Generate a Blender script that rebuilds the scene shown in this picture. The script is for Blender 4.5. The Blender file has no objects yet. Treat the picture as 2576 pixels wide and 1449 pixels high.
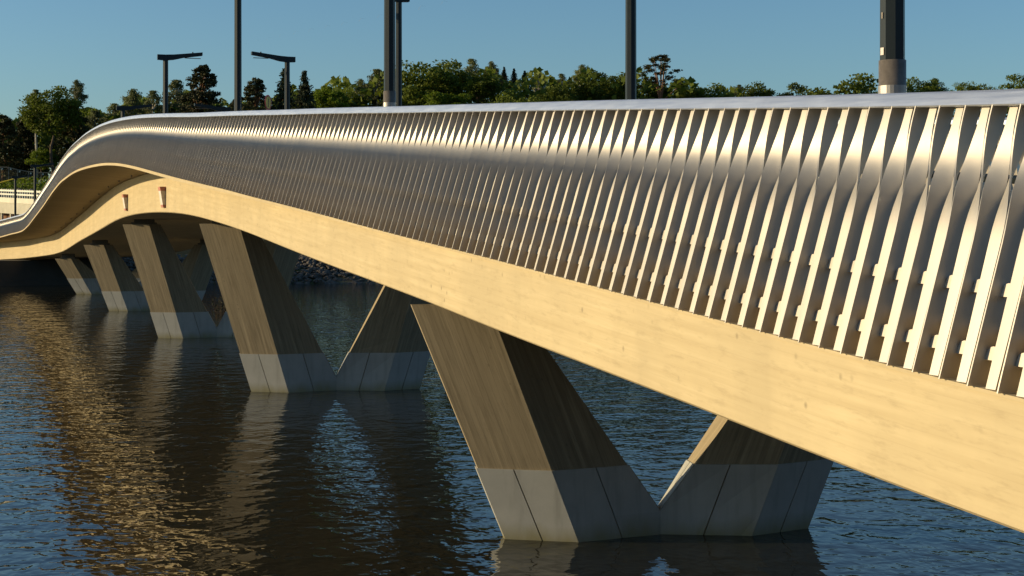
import bpy, bmesh, math, random
from mathutils import Vector, Matrix
R = math.radians
sc = bpy.context.scene
col = sc.collection

# ------------------------------------------------------------------ camera, sky, sun, exposure
YAW = math.atan(1380 / 3600)
CS, SN = math.cos(YAW), math.sin(YAW)
EYE = 5.5
cam = bpy.data.cameras.new("camera")
cam.sensor_width = 36
cam.lens = 36 * 3600 / 2576
cam.shift_y = -159.5 / 2576
cam.clip_start = 0.1
cam.clip_end = 4000
camo = bpy.data.objects.new("camera", cam)
col.objects.link(camo)
camo.location = (0, 0, EYE)
camo.rotation_euler = (R(90), 0, -YAW)
sc.camera = camo

SUN_AZ = R(69.0)        # left of the bridge axis (+Y), seen from above
SUN_EL = R(12.5)
sunvec = Vector((-math.sin(SUN_AZ) * math.cos(SUN_EL), math.cos(SUN_AZ) * math.cos(SUN_EL), math.sin(SUN_EL)))
sl = bpy.data.lights.new("sun", 'SUN')
sl.energy = 5.0
sl.angle = R(0.5)
sl.color = (1.0, 0.80, 0.47)
so = bpy.data.objects.new("sun", sl)
col.objects.link(so)
so.rotation_euler = sunvec.to_track_quat('Z', 'Y').to_euler()

w = bpy.data.worlds.new("World")
sc.world = w
w.use_nodes = True
nt = w.node_tree
nt.nodes.clear()
wo = nt.nodes.new('ShaderNodeOutputWorld')
bg = nt.nodes.new('ShaderNodeBackground')
sky = nt.nodes.new('ShaderNodeTexSky')
sky.sky_type = 'NISHITA'
sky.sun_disc = False
sky.sun_elevation = SUN_EL
sky.sun_rotation = -SUN_AZ
sky.altitude = 0
sky.air_density = 1.0
sky.dust_density = 0.8
sky.ozone_density = 3.5
bg.inputs['Strength'].default_value = 0.108
tint = nt.nodes.new('ShaderNodeMix')      # a slightly deeper blue air
tint.data_type = 'RGBA'
tint.blend_type = 'MULTIPLY'
tint.inputs[0].default_value = 1.0
tint.inputs[7].default_value = (0.91, 1.05, 1.07, 1)
nt.links.new(sky.outputs['Color'], tint.inputs[6])
nt.links.new(tint.outputs[2], bg.inputs['Color'])
nt.links.new(bg.outputs['Background'], wo.inputs['Surface'])

sc.view_settings.view_transform = 'Standard'
sc.view_settings.look = 'None'
sc.view_settings.exposure = 0.2
sc.view_settings.gamma = 1.0


def P(u, D, v=None):
    """world point at depth D seen in direction u (and v) of the 2576 px wide survey picture"""
    t = (u - 1288) / 3600
    return Vector((D * (SN + t * CS), D * (CS - t * SN), EYE - ((v - 565) * D / 3600 if v is not None else EYE)))


# ------------------------------------------------------------------ materials
def node_mat(name):
    m = bpy.data.materials.new(name)
    m.use_nodes = True
    nt = m.node_tree
    b = nt.nodes['Principled BSDF']
    return m, nt, b


def N(nt, typ, **kw):
    n = nt.nodes.new(typ)
    for k, v in kw.items():
        if k in n.inputs:
            n.inputs[k].default_value = v
        else:
            setattr(n, k, v)
    return n


def ramp(nt, src, stops):
    r = nt.nodes.new('ShaderNodeValToRGB')
    e = r.color_ramp.elements
    while len(e) < len(stops):
        e.new(0.5)
    for i, (p, c) in enumerate(stops):
        e[i].position = p
        e[i].color = (c, c, c, 1) if isinstance(c, (int, float)) else (*c, 1)
    nt.links.new(src, r.inputs['Fac'])
    return r.outputs['Color']


def mixc(nt, fac, a, b, blend='MIX'):
    n = nt.nodes.new('ShaderNodeMix')
    n.data_type = 'RGBA'
    n.blend_type = blend
    for s, v in ((n.inputs[0], fac), (n.inputs[6], a), (n.inputs[7], b)):
        if isinstance(v, bpy.types.NodeSocket):
            nt.links.new(v, s)
        elif isinstance(v, (int, float)):
            s.default_value = v
        else:
            s.default_value = (*v, 1)
    return n.outputs[2]


def mapping(nt, kind, scale, loc=(0, 0, 0)):
    tc = nt.nodes.new('ShaderNodeTexCoord')
    mp = nt.nodes.new('ShaderNodeMapping')
    mp.inputs['Scale'].default_value = scale
    mp.inputs['Location'].default_value = loc
    nt.links.new(tc.outputs[kind], mp.inputs['Vector'])
    return mp.outputs['Vector']


def noise(nt, vec, scale, detail=4, rough=0.55, dist=0.0):
    n = N(nt, 'ShaderNodeTexNoise', Scale=scale, Detail=detail, Roughness=rough, Distortion=dist)
    nt.links.new(vec, n.inputs['Vector'])
    return n.outputs['Fac']


def bump(nt, b, height, strength, distance):
    n = N(nt, 'ShaderNodeBump', Strength=strength, Distance=distance)
    nt.links.new(height, n.inputs['Height'])
    nt.links.new(n.outputs['Normal'], b.inputs['Normal'])


def concrete(name, base, dark, streak, rough=0.85, pits=True, boards=0.0, runs_uv=(1.6, 0.5, 1), bstr=1.0, rstr=0.40):
    """cast concrete; UV u runs along the grain in metres, v across it in metres"""
    m, nt, b = node_mat(name)
    uv = mapping(nt, 'UV', (1, 1, 1))
    st = noise(nt, mapping(nt, 'UV', (streak[0], streak[1], 1)), 1.0, 6, 0.6)
    cl = noise(nt, uv, 0.55, 5, 0.6)
    c = mixc(nt, ramp(nt, st, [(0.33, 0.0), (0.68, 1.0)]), dark, base)
    c = mixc(nt, ramp(nt, cl, [(0.38, 0.60), (0.62, 0.0)]), c, [x * 0.76 for x in base])
    fine = noise(nt, mapping(nt, 'UV', (2.2, 14, 1)), 1.0, 5, 0.7)
    c = mixc(nt, ramp(nt, fine, [(0.30, 0.45), (0.48, 0.0)]), c, [x * 0.70 for x in dark])
    runs = noise(nt, mapping(nt, 'UV', runs_uv), 1.0, 3, 0.55)
    c = mixc(nt, ramp(nt, runs, [(0.56, 0.0), (0.78, rstr)]), c, [x * 0.60 for x in base])
    h = st
    if boards:
        sep = N(nt, 'ShaderNodeSeparateXYZ')
        nt.links.new(uv, sep.inputs['Vector'])
        mul = N(nt, 'ShaderNodeMath', operation='MULTIPLY')
        mul.inputs[1].default_value = 1.0 / boards
        nt.links.new(sep.outputs['Y'], mul.inputs[0])
        fl = N(nt, 'ShaderNodeMath', operation='FLOOR')
        nt.links.new(mul.outputs[0], fl.inputs[0])
        wn = N(nt, 'ShaderNodeTexWhiteNoise', noise_dimensions='1D')
        nt.links.new(fl.outputs[0], wn.inputs['W'])
        c = mixc(nt, ramp(nt, wn.outputs['Value'], [(0.0, 0.0), (1.0, 0.65 * bstr)]), c, [x * 1.0 for x in dark])
        fr = N(nt, 'ShaderNodeMath', operation='FRACT')
        nt.links.new(mul.outputs[0], fr.inputs[0])
        edge = ramp(nt, fr.outputs[0], [(0.0, bstr), (0.07, 0.0)])
        c = mixc(nt, edge, c, [x * 0.6 for x in dark])
        h = wn.outputs['Value']
    if pits:
        vo = N(nt, 'ShaderNodeTexVoronoi', Scale=1.0)
        nt.links.new(mapping(nt, 'UV', (4.2, 5.0, 1)), vo.inputs['Vector'])
        pit = ramp(nt, vo.outputs['Distance'], [(0.05, 1.0), (0.15, 0.0)])
        pk = ramp(nt, noise(nt, uv, 1.7, 2), [(0.44, 0.0), (0.60, 0.8)])
        f = N(nt, 'ShaderNodeMath', operation='MULTIPLY')
        nt.links.new(pit, f.inputs[0])
        nt.links.new(pk, f.inputs[1])
        c = mixc(nt, f.outputs[0], c, [x * 0.45 for x in base])
    nt.links.new(c, b.inputs['Base Color'])
    b.inputs['Roughness'].default_value = rough
    b.inputs['Specular IOR Level'].default_value = 0.25
    bump(nt, b, h, 0.25, 0.01)
    return m


def plain(name, color, rough=0.6, metal=0.0, var=0.12, scale=3.0, spec=0.5):
    m, nt, b = node_mat(name)
    n = noise(nt, mapping(nt, 'Object', (1, 1, 1)), scale, 5, 0.6)
    c = mixc(nt, ramp(nt, n, [(0.3, 0.0), (0.7, 1.0)]), [x * (1 - var) for x in color], [min(1, x * (1 + var)) for x in color])
    nt.links.new(c, b.inputs['Base Color'])
    b.inputs['Roughness'].default_value = rough
    b.inputs['Metallic'].default_value = metal
    b.inputs['Specular IOR Level'].default_value = spec
    return m


M = {}
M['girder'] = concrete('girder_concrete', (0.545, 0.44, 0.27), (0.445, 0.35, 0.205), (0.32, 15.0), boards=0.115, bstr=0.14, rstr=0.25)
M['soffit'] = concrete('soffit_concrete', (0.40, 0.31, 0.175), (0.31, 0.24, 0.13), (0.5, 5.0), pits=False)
M['pier'] = concrete('pier_concrete', (0.43, 0.345, 0.225), (0.21, 0.165, 0.105), (0.6, 11.0), boards=0.11, runs_uv=(0.35, 3.5, 1), bstr=0.6)
M['cladding'] = plain('smooth_cladding', (0.42, 0.41, 0.38), 0.42, 0.0, 0.10, 1.3)
m = M['cladding']
nt = m.node_tree
b = nt.nodes['Principled BSDF']
src = b.inputs['Base Color'].links[0].from_socket
sep = N(nt, 'ShaderNodeSeparateXYZ')
nt.links.new(mapping(nt, 'Object', (1, 1, 1)), sep.inputs[0])
ad = N(nt, 'ShaderNodeMath', operation='MULTIPLY_ADD')
nt.links.new(noise(nt, mapping(nt, 'Object', (1.5, 1.5, .6)), 1.6, 4), ad.inputs[0])
ad.inputs[1].default_value = 0.5
nt.links.new(sep.outputs['Z'], ad.inputs[2])
st_ = ramp(nt, ad.outputs[0], [(0.24, 1.0), (0.58, 0.0)])
c_ = mixc(nt, st_, src, (0.30, 0.27, 0.16))
run_ = ramp(nt, noise(nt, mapping(nt, 'Object', (5.0, 5.0, 0.5)), 1.0, 4), [(0.52, 0.0), (0.75, 0.45)])
c_ = mixc(nt, run_, c_, (0.20, 0.19, 0.165))
nt.links.new(c_, b.inputs['Base Color'])
M['deck'] = plain('asphalt', (0.055, 0.052, 0.050), 0.9, 0, 0.3, 9)
M['bearing'] = plain('bearing', (0.16, 0.14, 0.11), 0.8)
M['dark_metal'] = plain('dark_green_paint', (0.011, 0.016, 0.018), 0.42, 0.0, 0.1, 4, 0.3)
M['galv'] = plain('galvanised_steel', (0.19, 0.16, 0.13), 0.5, 0.45, 0.22, 14)
M['ring'] = plain('bright_steel', (0.33, 0.31, 0.29), 0.5, 0.6)
M['board_white'] = plain('board_white', (0.62, 0.55, 0.50), 0.6, 0, 0.25, 6)
M['board_red'] = plain('board_red', (0.42, 0.17, 0.13), 0.6, 0, 0.25, 6)
M['sign_yellow'] = plain('sign_yellow', (0.66, 0.45, 0.06), 0.5)
M['sign_red'] = plain('sign_red', (0.42, 0.05, 0.03), 0.5)
M['black'] = plain('black', (0.01, 0.01, 0.01), 0.5)
M['wall'] = plain('rendered_wall', (0.62, 0.57, 0.45), 0.85, 0, 0.12, 0.8)
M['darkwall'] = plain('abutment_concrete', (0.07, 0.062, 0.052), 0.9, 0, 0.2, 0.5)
M['opening_dark'] = plain('opening_brown', (0.15, 0.06, 0.02), 0.9)
M['white'] = plain('white_paint', (0.62, 0.60, 0.50), 0.6)
M['fence'] = plain('fence_wire', (0.22, 0.19, 0.14), 0.6)
M['bark'] = plain('bark', (0.10, 0.065, 0.04), 0.95, 0, 0.3, 2)
M['pinebark'] = plain('pine_bark', (0.22, 0.11, 0.055), 0.95, 0, 0.3, 2)
M['birchbark'] = plain('birch_bark', (0.40, 0.36, 0.30), 0.9, 0, 0.35, 3)
M['yellow'] = plain('yellow_strap', (0.55, 0.40, 0.02), 0.7)
M['barrier'] = plain('barrier_concrete', (0.48, 0.44, 0.36), 0.8, 0, 0.15, 1.5)


def brushed(name, color, rough, metal, varscale):
    m, nt, b = node_mat(name)
    n = noise(nt, mapping(nt, 'Object', varscale), 1.0, 4, 0.6)
    c = mixc(nt, ramp(nt, n, [(0.3, 0.0), (0.7, 1.0)]), [x * 0.88 for x in color], color)
    nt.links.new(c, b.inputs['Base Color'])
    sm_ = noise(nt, mapping(nt, 'Object', (0.9, 2.2, 1.4)), 1.0, 4, 0.6)
    c = mixc(nt, ramp(nt, sm_, [(0.42, 0.0), (0.70, 0.35)]), c, [x * 0.72 for x in color])
    info = nt.nodes.new('ShaderNodeObjectInfo')
    c = mixc(nt, ramp(nt, info.outputs['Random'], [(0.0, 0.0), (1.0, 0.30)]), c, [x * 0.80 for x in color])
    nt.links.new(c, b.inputs['Base Color'])
    r = ramp(nt, n, [(0.2, rough - 0.05), (0.8, rough + 0.06)])
    nt.links.new(r, b.inputs['Roughness'])
    b.inputs['Metallic'].default_value = metal
    return m


M['slat'] = brushed('brushed_aluminium', (0.56, 0.51, 0.45), 0.52, 0.85, (6, 6, 0.7))
M['handrail'] = brushed('handrail_metal', (0.86, 0.875, 0.90), 0.38, 0.85, (30, 1.2, 30))


def foliage(name, a, b_, trans=0.25):
    m, nt, b = node_mat(name)
    info = nt.nodes.new('ShaderNodeObjectInfo')
    n1 = noise(nt, mapping(nt, 'Object', (1, 1, 1)), 0.7, 3, 0.6)
    c = mixc(nt, ramp(nt, n1, [(0.35, 0.0), (0.65, 1.0)]), a, b_)
    hs = N(nt, 'ShaderNodeHueSaturation')
    mr = N(nt, 'ShaderNodeMapRange')
    mr.inputs['To Min'].default_value = 0.75
    mr.inputs['To Max'].default_value = 1.25
    nt.links.new(info.outputs['Random'], mr.inputs['Value'])
    nt.links.new(mr.outputs['Result'], hs.inputs['Value'])
    nt.links.new(c, hs.inputs['Color'])
    nt.links.new(hs.outputs['Color'], b.inputs['Base Color'])
    b.inputs['Roughness'].default_value = 0.65
    b.inputs['Specular IOR Level'].default_value = 0.2
    tr = nt.nodes.new('ShaderNodeBsdfTranslucent')
    nt.links.new(hs.outputs['Color'], tr.inputs['Color'])
    mx = nt.nodes.new('ShaderNodeMixShader')
    mx.inputs[0].default_value = trans
    out = nt.nodes['Material Output']
    nt.links.new(b.outputs[0], mx.inputs[1])
    nt.links.new(tr.outputs[0], mx.inputs[2])
    nt.links.new(mx.outputs[0], out.inputs['Surface'])
    return m


M['leaf'] = foliage('broad_leaf', (0.080, 0.108, 0.012), (0.130, 0.158, 0.018), 0.36)
M['maple'] = foliage('bright_leaf', (0.110, 0.155, 0.010), (0.150, 0.200, 0.016), 0.4)
M['birch'] = foliage('birch_leaf', (0.110, 0.125, 0.040), (0.150, 0.160, 0.060))
M['pine'] = foliage('pine_needle', (0.034, 0.042, 0.014), (0.078, 0.070, 0.024), 0.1)
M['spruce'] = foliage('spruce_needle', (0.024, 0.036, 0.018), (0.048, 0.056, 0.024), 0.1)
M['flower'] = foliage('warm_leaf', (0.28, 0.09, 0.03), (0.22, 0.15, 0.02))

# water
m, nt, b = node_mat('water')
b.inputs['Base Color'].default_value = (0.017, 0.017, 0.012, 1)
b.inputs['Roughness'].default_value = 0.04
b.inputs['IOR'].default_value = 1.42
v1 = mapping(nt, 'Object', (1.0, 1.0, 1.0))
n1 = noise(nt, v1, 1.35, 2, 0.45, 0.4)
n2 = noise(nt, mapping(nt, 'Object', (1.0, 0.75, 1.0), (3, 7, 0)), 4.2, 1.5, 0.4, 0.5)
ad = N(nt, 'ShaderNodeMath', operation='MULTIPLY_ADD')
nt.links.new(n2, ad.inputs[0])
ad.inputs[1].default_value = 0.38
nt.links.new(n1, ad.inputs[2])
gust = ramp(nt, noise(nt, mapping(nt, 'Object', (1.0, 0.6, 1.0)), 0.07, 3, 0.55, 0.6), [(0.35, 0.58), (0.65, 1.0)])
bp = N(nt, 'ShaderNodeBump', Distance=0.052)
n3 = noise(nt, mapping(nt, 'Object', (0.9, 1.2, 1.0), (11, 5, 0)), 0.38, 2, 0.5, 0.8)
a2 = N(nt, 'ShaderNodeMath', operation='MULTIPLY_ADD')
nt.links.new(n3, a2.inputs[0])
a2.inputs[1].default_value = 1.1
nt.links.new(ad.outputs[0], a2.inputs[2])
nt.links.new(a2.outputs[0], bp.inputs['Height'])
nt.links.new(gust, bp.inputs['Strength'])
nt.links.new(bp.outputs['Normal'], b.inputs['Normal'])
M['water'] = m

# ground
m, nt, b = node_mat('ground')
g1 = noise(nt, mapping(nt, 'Object', (1, 1, 1)), 0.25, 6, 0.65)
c = mixc(nt, ramp(nt, g1, [(0.4, 0.0), (0.6, 1.0)]), (0.060, 0.075, 0.015), (0.11, 0.085, 0.045))
nt.links.new(c, b.inputs['Base Color'])
b.inputs['Roughness'].default_value = 0.95
bump(nt, b, g1, 0.6, 0.4)
M['ground'] = m
M['rock'] = plain('granite_rock', (0.095, 0.078, 0.062), 0.9, 0, 0.45, 1.2)


# ------------------------------------------------------------------ object helpers
def tag(o, label=None, cat=None, group=None, kind=None):
    for k, v in (('label', label), ('category', cat), ('group', group), ('kind', kind)):
        if v:
            o[k] = v
    return o


def empty(name, loc, rz=0.0):
    o = bpy.data.objects.new(name, None)
    o.empty_display_size = 0.3
    col.objects.link(o)
    o.location = loc
    o.rotation_euler = (0, 0, rz)
    return o


def mesh(name, verts, faces, mat, parent=None, world=False, smooth=False, uvs=None, mats=None, midx=None, bevel=0.0):
    """one mesh object; world=True: verts are world coordinates, re-based on the parent"""
    me = bpy.data.meshes.new(name)
    off = parent.location if (world and parent is not None) else Vector((0, 0, 0))
    me.from_pydata([(v[0] - off.x, v[1] - off.y, v[2] - off.z) for v in verts], [], faces)
    if uvs is not None:
        ul = me.uv_layers.new(name='UVMap')
        k = 0
        for f in uvs:
            for t in f:
                ul.data[k].uv = t
                k += 1
    for mm in (mats or [mat]):
        me.materials.append(mm)
    if midx:
        for p, i in zip(me.polygons, midx):
            p.material_index = i
    if smooth:
        me.polygons.foreach_set('use_smooth', [True] * len(me.polygons))
    me.update()
    o = bpy.data.objects.new(name, me)
    col.objects.link(o)
    if parent is not None:
        o.parent = parent
    if bevel:
        bm = bmesh.new()
        bm.from_mesh(me)
        bmesh.ops.recalc_face_normals(bm, faces=bm.faces)
        bmesh.ops.bevel(bm, geom=[e for e in bm.edges if len(e.link_faces) == 2 and e.calc_face_angle(0) > 0.5],
                        offset=bevel, segments=2, affect='EDGES', profile=0.6)
        bm.to_mesh(me)
        bm.free()
    return o


def box_vf(x0, x1, y0, y1, z0, z1, base=0):
    v = [(x0, y0, z0), (x1, y0, z0), (x1, y1, z0), (x0, y1, z0), (x0, y0, z1), (x1, y0, z1), (x1, y1, z1), (x0, y1, z1)]
    f = [(0, 3, 2, 1), (4, 5, 6, 7), (0, 1, 5, 4), (1, 2, 6, 5), (2, 3, 7, 6), (3, 0, 4, 7)]
    return v, [tuple(i + base for i in q) for q in f]


class MB:
    def __init__(s):
        s.v, s.f, s.m = [], [], []

    def add(s, v, f, mi=0):
        b0 = len(s.v)
        s.v += [tuple(p) for p in v]
        s.f += [tuple(i + b0 for i in q) for q in f]
        s.m += [mi] * len(f)

    def box(s, x0, x1, y0, y1, z0, z1, mi=0):
        v, f = box_vf(x0, x1, y0, y1, z0, z1)
        s.add(v, f, mi)

    def bar(s, p, q, r, r2=None, n=6, mi=0):
        p, q = Vector(p), Vector(q)
        d = (q - p).normalized()
        a = d.orthogonal().normalized()
        c = d.cross(a)
        r2 = r if r2 is None else r2
        v = [p + (a * math.cos(2 * math.pi * k / n) + c * math.sin(2 * math.pi * k / n)) * r for k in range(n)]
        v += [q + (a * math.cos(2 * math.pi * k / n) + c * math.sin(2 * math.pi * k / n)) * r2 for k in range(n)]
        f = [(k, (k + 1) % n, n + (k + 1) % n, n + k) for k in range(n)]
        f += [tuple(range(n - 1, -1, -1)), tuple(range(n, 2 * n))]
        s.add(v, f, mi)

    def build(s, name, mat, parent=None, world=False, smooth=False, mats=None, bevel=0.0):
        return mesh(name, s.v, s.f, mat, parent, world, smooth, None, mats, s.m if mats else None, bevel)


def copy_tree(o, parent=None):
    c = o.copy()
    col.objects.link(c)
    if parent is not None:
        c.parent = parent
    for ch in list(o.children):
        copy_tree(ch, c)
    return c


def lerp(t, xs, ys):
    if t <= xs[0]:
        return ys[0]
    for i in range(1, len(xs)):
        if t <= xs[i]:
            k = (t - xs[i - 1]) / (xs[i] - xs[i - 1])
            return ys[i - 1] + (ys[i] - ys[i - 1]) * k
    return ys[-1]


def sstep(a, b, x):
    t = max(0.0, min(1.0, (x - a) / (b - a)))
    return t * t * (3 - 2 * t)


# ------------------------------------------------------------------ the bridge's surveyed lines
# along-bridge Y: girder face X, deck edge X, girder bottom Z, girder top Z, deck edge Z, handrail Z
PROF = [
    (-14.0,6.95,6.95,2.401,3.097,3.107,5.252),
    (-11.0,6.95,6.95,2.524,3.255,3.265,5.421),
    (-8.0,6.95,6.95,2.648,3.414,3.424,5.589),
    (-5.0,6.95,6.95,2.771,3.573,3.583,5.758),
    (-2.0,6.95,6.95,2.895,3.732,3.742,5.926),
    (1.0,6.95,6.95,3.018,3.891,3.901,6.095),
    (4.0,6.95,6.95,3.142,4.050,4.060,6.263),
    (7.0,6.95,6.95,3.265,4.209,4.219,6.432),
    (10.0,6.95,6.95,3.429,4.386,4.396,6.618),
    (13.0,6.95,6.95,3.639,4.591,4.602,6.827),
    (16.0,6.95,6.94,3.836,4.806,4.819,7.042),
    (19.0,6.95,6.91,4.036,5.017,5.036,7.248),
    (22.0,6.95,6.88,4.251,5.208,5.235,7.454),
    (25.0,6.95,6.83,4.445,5.413,5.451,7.655),
    (28.0,6.95,6.75,4.633,5.627,5.684,7.863),
    (31.0,6.95,6.63,4.829,5.830,5.917,8.063),
    (34.0,6.95,6.46,5.037,6.030,6.158,8.251),
    (37.0,6.95,6.28,5.247,6.241,6.412,8.448),
    (40.0,6.95,6.08,5.433,6.433,6.651,8.635),
    (43.0,6.95,5.85,5.596,6.629,6.902,8.815),
    (46.0,6.95,5.61,5.738,6.842,7.172,9.014),
    (49.0,6.95,5.38,5.846,7.052,7.438,9.202),
    (52.0,6.95,5.17,5.915,7.287,7.656,9.362),
    (55.0,6.95,4.98,5.955,7.498,7.792,9.480),
    (58.0,6.95,4.85,5.972,7.534,7.854,9.569),
    (61.0,6.95,4.74,5.966,7.550,7.881,9.619),
    (64.0,6.95,4.64,5.938,7.530,7.875,9.611),
    (67.0,6.95,4.57,5.878,7.497,7.826,9.575),
    (70.0,6.95,4.53,5.791,7.435,7.741,9.514),
    (73.0,6.95,4.48,5.669,7.334,7.633,9.438),
    (76.0,6.95,4.46,5.513,7.208,7.471,9.354),
    (79.0,6.95,4.45,5.340,7.036,7.300,9.248),
    (82.0,6.95,4.45,5.175,6.869,7.112,9.141),
    (85.0,6.95,4.45,5.014,6.699,6.913,8.985),
    (88.0,6.95,4.45,4.854,6.512,6.714,8.814),
    (91.0,6.95,4.45,4.695,6.325,6.533,8.650),
    (94.0,6.95,4.45,4.538,6.149,6.365,8.489),
    (97.0,6.95,4.45,4.373,5.985,6.197,8.328),
    (100.0,6.95,4.45,4.194,5.820,6.029,8.159),
    (103.0,6.95,4.45,4.013,5.656,5.860,7.977),
    (106.0,6.95,4.45,3.839,5.482,5.691,7.795),
    (109.0,6.95,4.45,3.668,5.300,5.522,7.613),
    (112.0,6.91,4.41,3.499,5.118,5.350,7.355),
    (113.5,6.88,4.38,3.419,5.027,5.251,7.187),
    (115.0,6.83,4.33,3.343,4.936,5.151,7.019),
    (116.5,6.78,4.28,3.270,4.845,5.070,6.847),
    (118.0,6.71,4.21,3.196,4.761,5.010,6.637),
    (119.5,6.63,4.13,3.126,4.680,4.951,6.465),
    (121.0,6.54,4.04,3.063,4.599,4.904,6.380),
    (122.5,6.45,3.95,3.005,4.518,4.860,6.335),
    (124.0,6.34,3.84,2.947,4.459,4.816,6.298),
    (125.5,6.21,3.71,2.889,4.412,4.770,6.259),
    (127.0,6.08,3.58,2.831,4.366,4.705,6.215),
    (128.5,5.94,3.44,2.773,4.319,4.636,6.169),
    (130.0,5.79,3.29,2.714,4.273,4.568,6.124),
    (131.5,5.62,3.12,2.656,4.226,4.499,6.074),
    (133.0,5.45,2.95,2.596,4.180,4.429,6.019),
    (134.5,5.26,2.76,2.537,4.133,4.354,5.963),
    (136.0,5.07,2.57,2.478,4.087,4.279,5.903),
    (140.0,4.49,1.99,2.330,3.970,4.079,5.705),
    (144.0,3.84,1.34,2.208,3.852,3.879,5.505),
    (148.0,3.11,0.61,2.067,3.714,3.679,5.305),
    (152.0,2.30,-0.20,1.868,3.514,3.479,5.105),
    (156.0,1.42,-1.08,1.668,3.314,3.279,4.905),
    (160.0,0.46,-2.04,1.468,3.114,3.079,4.705),
]
PY = [p[0] for p in PROF]
PROF = [(p[0], p[1], p[2], p[3], p[4], max(p[5], p[4] + 0.22) if p[0] > 125 else p[5],
         max(p[6], p[4] + 1.72) if p[0] > 137 else p[6]) for p in PROF]


def catmull(i, y):
    """smooth interpolation of column i of the profile"""
    import bisect
    k = max(1, min(len(PY) - 1, bisect.bisect_right(PY, y)))
    x1, x2 = PY[k - 1], PY[k]
    p1, p2 = PROF[k - 1][i], PROF[k][i]
    x0, p0 = (PY[k - 2], PROF[k - 2][i]) if k >= 2 else (2 * x1 - x2, 2 * p1 - p2)
    x3, p3 = (PY[k + 1], PROF[k + 1][i]) if k + 1 < len(PY) else (2 * x2 - x1, 2 * p2 - p1)
    m1, m2 = (p2 - p0) / (x2 - x0), (p3 - p1) / (x3 - x1)
    h = x2 - x1
    t = max(0.0, min(1.0, (y - x1) / h))
    t2, t3 = t * t, t * t * t
    return (2 * t3 - 3 * t2 + 1) * p1 + (t3 - 2 * t2 + t) * h * m1 + (-2 * t3 + 3 * t2) * p2 + (t3 - t2) * h * m2


def xb(y): return catmull(1, y)
def xl(y): return catmull(2, y)
def zb(y): return catmull(3, y)
def zt(y): return catmull(4, y)
def zl(y): return catmull(5, y)
def zh(y): return catmull(6, y)
def xh(y): return xl(y) + 0.3 * (zh(y) - zl(y))


XFAR = 16.0


def xfar(y): return XFAR + (xb(y) - 6.95)
def zdeck(y): return zl(y) + 0.42


YS = [-14 + 1.0 * i for i in range(175)]


def sweep(name, prof_fn, mat, parent, ys=YS, closed=True, cap=True, smooth=False):
    """sweep a cross-section prof_fn(y) -> [(x,z),..] along Y, with UVs u=along, v=around (metres)"""
    V, F, U = [], [], []
    n = None
    cum = None
    for y in ys:
        p = prof_fn(y)
        n = len(p)
        V += [(x, y, z) for x, z in p]
        if cum is None:
            cum = [0.0]
            for i in range(n):
                a, b2 = p[i], p[(i + 1) % n]
                cum.append(cum[-1] + math.hypot(a[0] - b2[0], a[1] - b2[1]))
    lim = n if closed else n - 1
    for k in range(len(ys) - 1):
        for i in range(lim):
            j = (i + 1) % n
            F.append((k * n + i, (k + 1) * n + i, (k + 1) * n + j, k * n + j))
            U.append([(ys[k], cum[i]), (ys[k + 1], cum[i]), (ys[k + 1], cum[i + 1]), (ys[k], cum[i + 1])])
    if closed and cap:
        F.append(tuple(range(n)))
        U.append([(0, 0)] * n)
        F.append(tuple(reversed(range((len(ys) - 1) * n, len(ys) * n))))
        U.append([(0, 0)] * n)
    return mesh(name, V, F, mat, parent, True, smooth, U)


bridge = empty('bridge', (11.5, 0, 0))
tag(bridge, 'long humped concrete bridge with pale girder crossing the water on slanted piers', 'bridge')
# the girder: near face, flat underside, far face
sweep('girder', lambda y: [(xb(y), zb(y) + 0.03), (xb(y), zt(y)), (xfar(y), zt(y)), (xfar(y), zb(y) + 0.03), (xfar(y) - 0.04, zb(y)), (xb(y) + 0.04, zb(y))],
      M['girder'], bridge)


# cantilevered deck: thin light edge strip, sloping underside
def edge_out(y):
    return 0.012 + 0.038 * min(1.0, (xb(y) - xl(y)) / 0.8)


def edge_h(y):
    return 0.03 + 0.06 * min(1.0, (xb(y) - xl(y)) / 0.8)


def deckprof(y):
    e = edge_h(y)
    lx = xl(y)
    sx = max(lx + 0.06, xb(y) + 0.05)
    return [(lx + 0.03, zl(y) - e), (lx + 0.03, zl(y) - 0.006), (lx + 0.22, zl(y) - 0.004), (lx + 0.24, zdeck(y)),
            (xfar(y) + 0.2, zdeck(y)), (xfar(y) + 0.2, zt(y) + 0.004), (sx + 0.3, zt(y) + 0.004), (sx, zt(y) + 0.004)]


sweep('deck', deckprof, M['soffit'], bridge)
sweep('edge_strip', lambda y: [(xl(y) - edge_out(y), zl(y) - edge_h(y) - 0.003), (xl(y) - edge_out(y), zl(y) - 0.002), (xl(y) + 0.20, zl(y) + 0.0), (xl(y) + 0.20, zl(y) - edge_h(y) - 0.003)],
      M['girder'], bridge)
sweep('roadway', lambda y: [(xl(y) + 0.5, zdeck(y) + 0.004), (xl(y) + 0.5, zdeck(y) + 0.02), (xfar(y) - 0.4, zdeck(y) + 0.02), (xfar(y) - 0.4, zdeck(y) + 0.004)], M['deck'], bridge)
for k in range(12):     # short drip pipes under the overhang
    y = 57 + k * 5.2
    mb = MB()
    x = xb(y) - 0.32
    z = zt(y) + 0.004 + (zl(y) - 0.09 - zt(y)) * 0.15
    mb.bar((x, y, z - 0.09), (x, y, z + 0.08), 0.035)
    mb.build('drip_pipe', M['galv'], bridge, True)


# ------------------------------------------------------------------ twisted-slat railing
PITCH = 0.326
SEG = 22


WID = ([0, 0.08, 0.3, 0.5, 1], ([0.152, 0.152, 0.160, 0.130, 0.108], [0.094, 0.098, 0.166, 0.170, 0.166]))


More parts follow.
